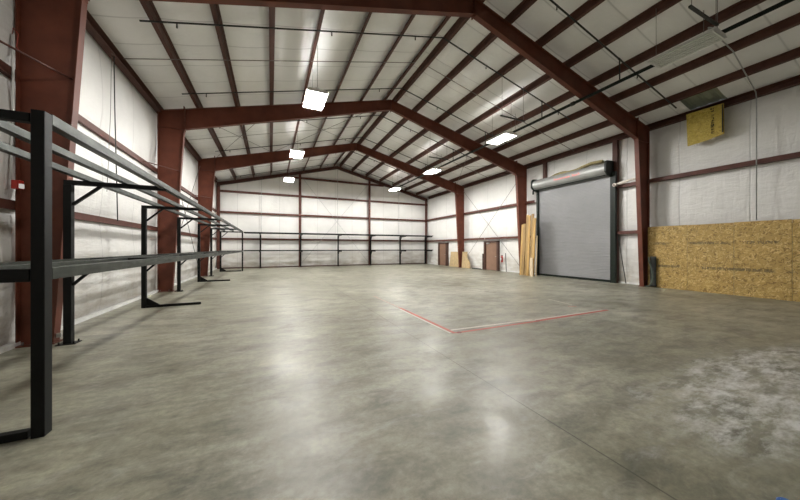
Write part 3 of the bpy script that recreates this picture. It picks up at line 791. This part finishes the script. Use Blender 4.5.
# ================================================================== RACKS
PW = .10
def left_rack():
    t = thing('pipe_rack', 'long black two-tier steel rack with grey rails standing along the left wall', 'rack', (-3.12, 13, 0))
    ys = [3.51, 6.68, 9.83, 13.03, 16.27, 19.35, 22.65]
    xo, xi = -1.795, -3.09
    B = .006
    for k, y in enumerate(ys):
        MB().box(xi-PW/2, xi+PW/2, y-PW/2, y+PW/2, 0, 2.66).build('post', M['black'], t, B)
        MB().box(xi-PW/2, xo+PW/2-(.1 if k in (0, 6) else .02), y-PW/2+.01, y+PW/2-.01, 2.66, 2.735 if k else 2.735).build('upper_arm', M['black'], t, B)
        MB().box(xi+PW/2, xo-(PW/2 if k in (0, 6) else 0), y-PW/2+.01, y+PW/2-.01, 1.335 if k else 1.315, 1.425).build('lower_arm', M['black'], t, B)
        if 1:
            MB().bar((xi+.05, y, 2.33), (xi+.42, y, 2.68), .04, .05, (0,1,0)).build('upper_brace', M['black'], t)
            MB().bar((xi+.05, y, .98), (xi+.40, y, 1.35), .04, .05, (0,1,0)).build('lower_brace', M['black'], t)
        if k % 2 == 0:
            ft = MB().box(xi+PW/2, -1.86 if k in (0, 6) else -1.82, y-.035, y+.035, .0, .065).build('foot', M['black'], t, B)
            MB().prism([(xi+.05, y-.012, .065), (xi+.34, y-.012, .065), (xi+.05, y-.012, .27)], (0, .024, 0)).build('gusset', M['black'], ft)
        else:
            bp = MB().box(xi-.12, xi+.12, y-.10, y+.10, 0, .012).build('base_plate', M['black'], t)
            bl = MB()
            for dx in (-.09, .09):
                for dy in (-.07, .07): bl.tube([(xi+dx, y+dy, .01), (xi+dx, y+dy, .05)], .011, 6)
            bl.build('anchor_bolts', M['black'], bp)
    for y in (ys[0], ys[-1]):
        MB().box(xo-PW/2+.01, xo+PW/2-.005, y-PW/2, y+PW/2, 0, 2.765).build('outer_post', M['black'], t, B)
    ya, yb_ = ys[0]+PW/2, ys[-1]-PW/2
    # outer, middle and inner rails, upper tier then lower tier
    for x, y0 in ((xo, ya), (-2.36, ys[0]-.04), (-2.86, ys[0]-.04)):
        w = .045
        z0 = 2.735 if x != xo else 2.68
        MB().box(x-w, x+w, y0, yb_ if x == xo else ys[-1]+.04, z0 if x == xo else 2.737, 2.775 if x == xo else 2.82).build('upper_rail', M['rail'], t, .004)
    for x, y0, z0, z1 in ((xo, ya, 1.325, 1.43), (-2.36, ys[0]+.045, 1.345, 1.43), (-2.86, ys[0]+.045, 1.345, 1.43)):
        w = .045
        MB().box(x-w, x+w, y0, yb_ if x == xo else ys[-1]-.045, z0, z1).build('lower_rail', M['rail'], t, .004)
    return t
left_rack()
def back_rack():
    t = thing('pipe_rack', 'black two-tier steel rack standing across the far wall', 'rack', (5.4, 25.4, 0))
    xs = [-.76, 2.28, 5.42, 8.42, 11.42, 14.20]
    yp, yo = 25.48, 24.2
    for x in xs:
        MB().box(x-.055, x+.055, yp-.055, yp+.055, 0, 2.64).build('post', M['black'], t)
        MB().box(x-.04, x+.04, yo-.02, yp+.05, 2.64, 2.72).build('upper_arm', M['black'], t)
        MB().box(x-.04, x+.04, yo-.02, yp-.05, 1.28, 1.36).build('lower_arm', M['black'], t)
        MB().bar((x, yp-.05, 2.30), (x, yp-.40, 2.66), .04, .05, (1,0,0)).build('upper_brace', M['black'], t)
        MB().bar((x, yp-.05, .95), (x, yp-.40, 1.30), .04, .05, (1,0,0)).build('lower_brace', M['black'], t)
        MB().box(x-.11, x+.11, yp-.11, yp+.10, 0, .012).build('base_plate', M['black'], t)
    for y, x0 in ((yo, -1.84), (24.8, -1.84), (25.3, -1.84)):
        MB().box(x0, 14.33 if y > 24.5 else 14.33, y-.045, y+.045, 2.72, 2.80).build('upper_rail', M['black'], t)
        MB().box(x0, 14.33, y-.045, y+.045, 1.36, 1.44).build('lower_rail', M['black'], t)
    return t
back_rack()

# ================================================================== FLOOR MARKS
def strip_tape(x0, y0, x1, y1, w, mat, label, z=.0015):
    o = MB().bar((x0, y0, z), (x1, y1, z), w, .002).build('floor_tape', M[mat]); tag(o, label, 'floor tape'); return o
strip_tape(3.15, 4.52, 3.15, 7.0, .075, 'tape_red', 'red floor tape running away from the tape corner')
strip_tape(3.15, 7.0, 3.12, 9.1, .05, 'tape_faded', 'faded red floor tape continuing toward the far wall')
strip_tape(3.085, 4.56, 3.085, 6.9, .045, 'tape_white', 'pale tape edge left of the red tape running away', .0013)
strip_tape(3.19, 4.53, 5.35, 4.53, .07, 'tape_red', 'worn red floor tape running right from the tape corner')
strip_tape(5.37, 4.55, 7.92, 4.60, .085, 'tape_red', 'red floor tape at the right end of the taped line')
strip_tape(3.20, 4.72, 5.3, 4.66, .06, 'tape_white', 'thin white tape line just behind the worn red tape')
strip_tape(7.93, 6.36, 7.75, 5.45, .035, 'tape_white', 'short white mark on the floor behind the red tape')
strip_tape(7.45, 5.35, 7.62, 5.22, .04, 'tape_red', 'tiny red mark on the floor near the short white mark')
strip_tape(5.40, 4.65, 7.8, 4.67, .045, 'tape_white', 'thin white tape line just behind the right red tape', .0013)
for x, y, nm in ((3.15, 6.62, 'on the tape running away'), (5.36, 4.55, 'in the middle of the taped line'), (3.26, 4.53, 'at the tape corner')):
    o = MB().tube([(x, y, 0), (x, y, .006)], .045, 12).build('floor_dot', M['tape_dark']); tag(o, 'dark red dot ' + nm, 'floor mark')
# blue cap at the bottom edge
t = thing('bottle_cap', 'small round blue plastic cap lying on the floor at the bottom edge', 'cap', (2.905, .648, 0))
MB().tube([(2.905, .648, 0), (2.905, .648, .028), (2.905, .648, .036)], [.044, .042, .034], 24).build('cap', M['blue'], t)
MB().tube([(2.905, .648, .036), (2.905, .648, .040)], [.026, .024], 16).build('raised_disc', M['blue'], t)

# ================================================================== CAMERA, WORLD, VIEW
cam = bpy.data.cameras.new('camera'); co = bpy.data.objects.new('camera', cam); C.objects.link(co)
cam.sensor_width = 36; cam.lens = 288.467/800*36; cam.shift_y = -2.0/800; cam.clip_start = .05; cam.clip_end = 200
co.location = (0, 0, 1.6); co.rotation_euler = (PI/2, 0, -.421)
sc = bpy.context.scene; sc.camera = co
w = bpy.data.worlds.new('world'); sc.world = w; w.use_nodes = True
w.node_tree.nodes['Background'].inputs[0].default_value = (.02,.02,.02,1)
sc.view_settings.view_transform = 'Standard'; sc.view_settings.look = 'None'
sc.view_settings.exposure = 1.85; sc.view_settings.gamma = 1.0; sc.view_settings.use_curve_mapping = False
cy = sc.cycles
cy.use_denoising = True; cy.max_bounces = 10; cy.diffuse_bounces = 8; cy.glossy_bounces = 3
cy.sample_clamp_indirect = 8.0
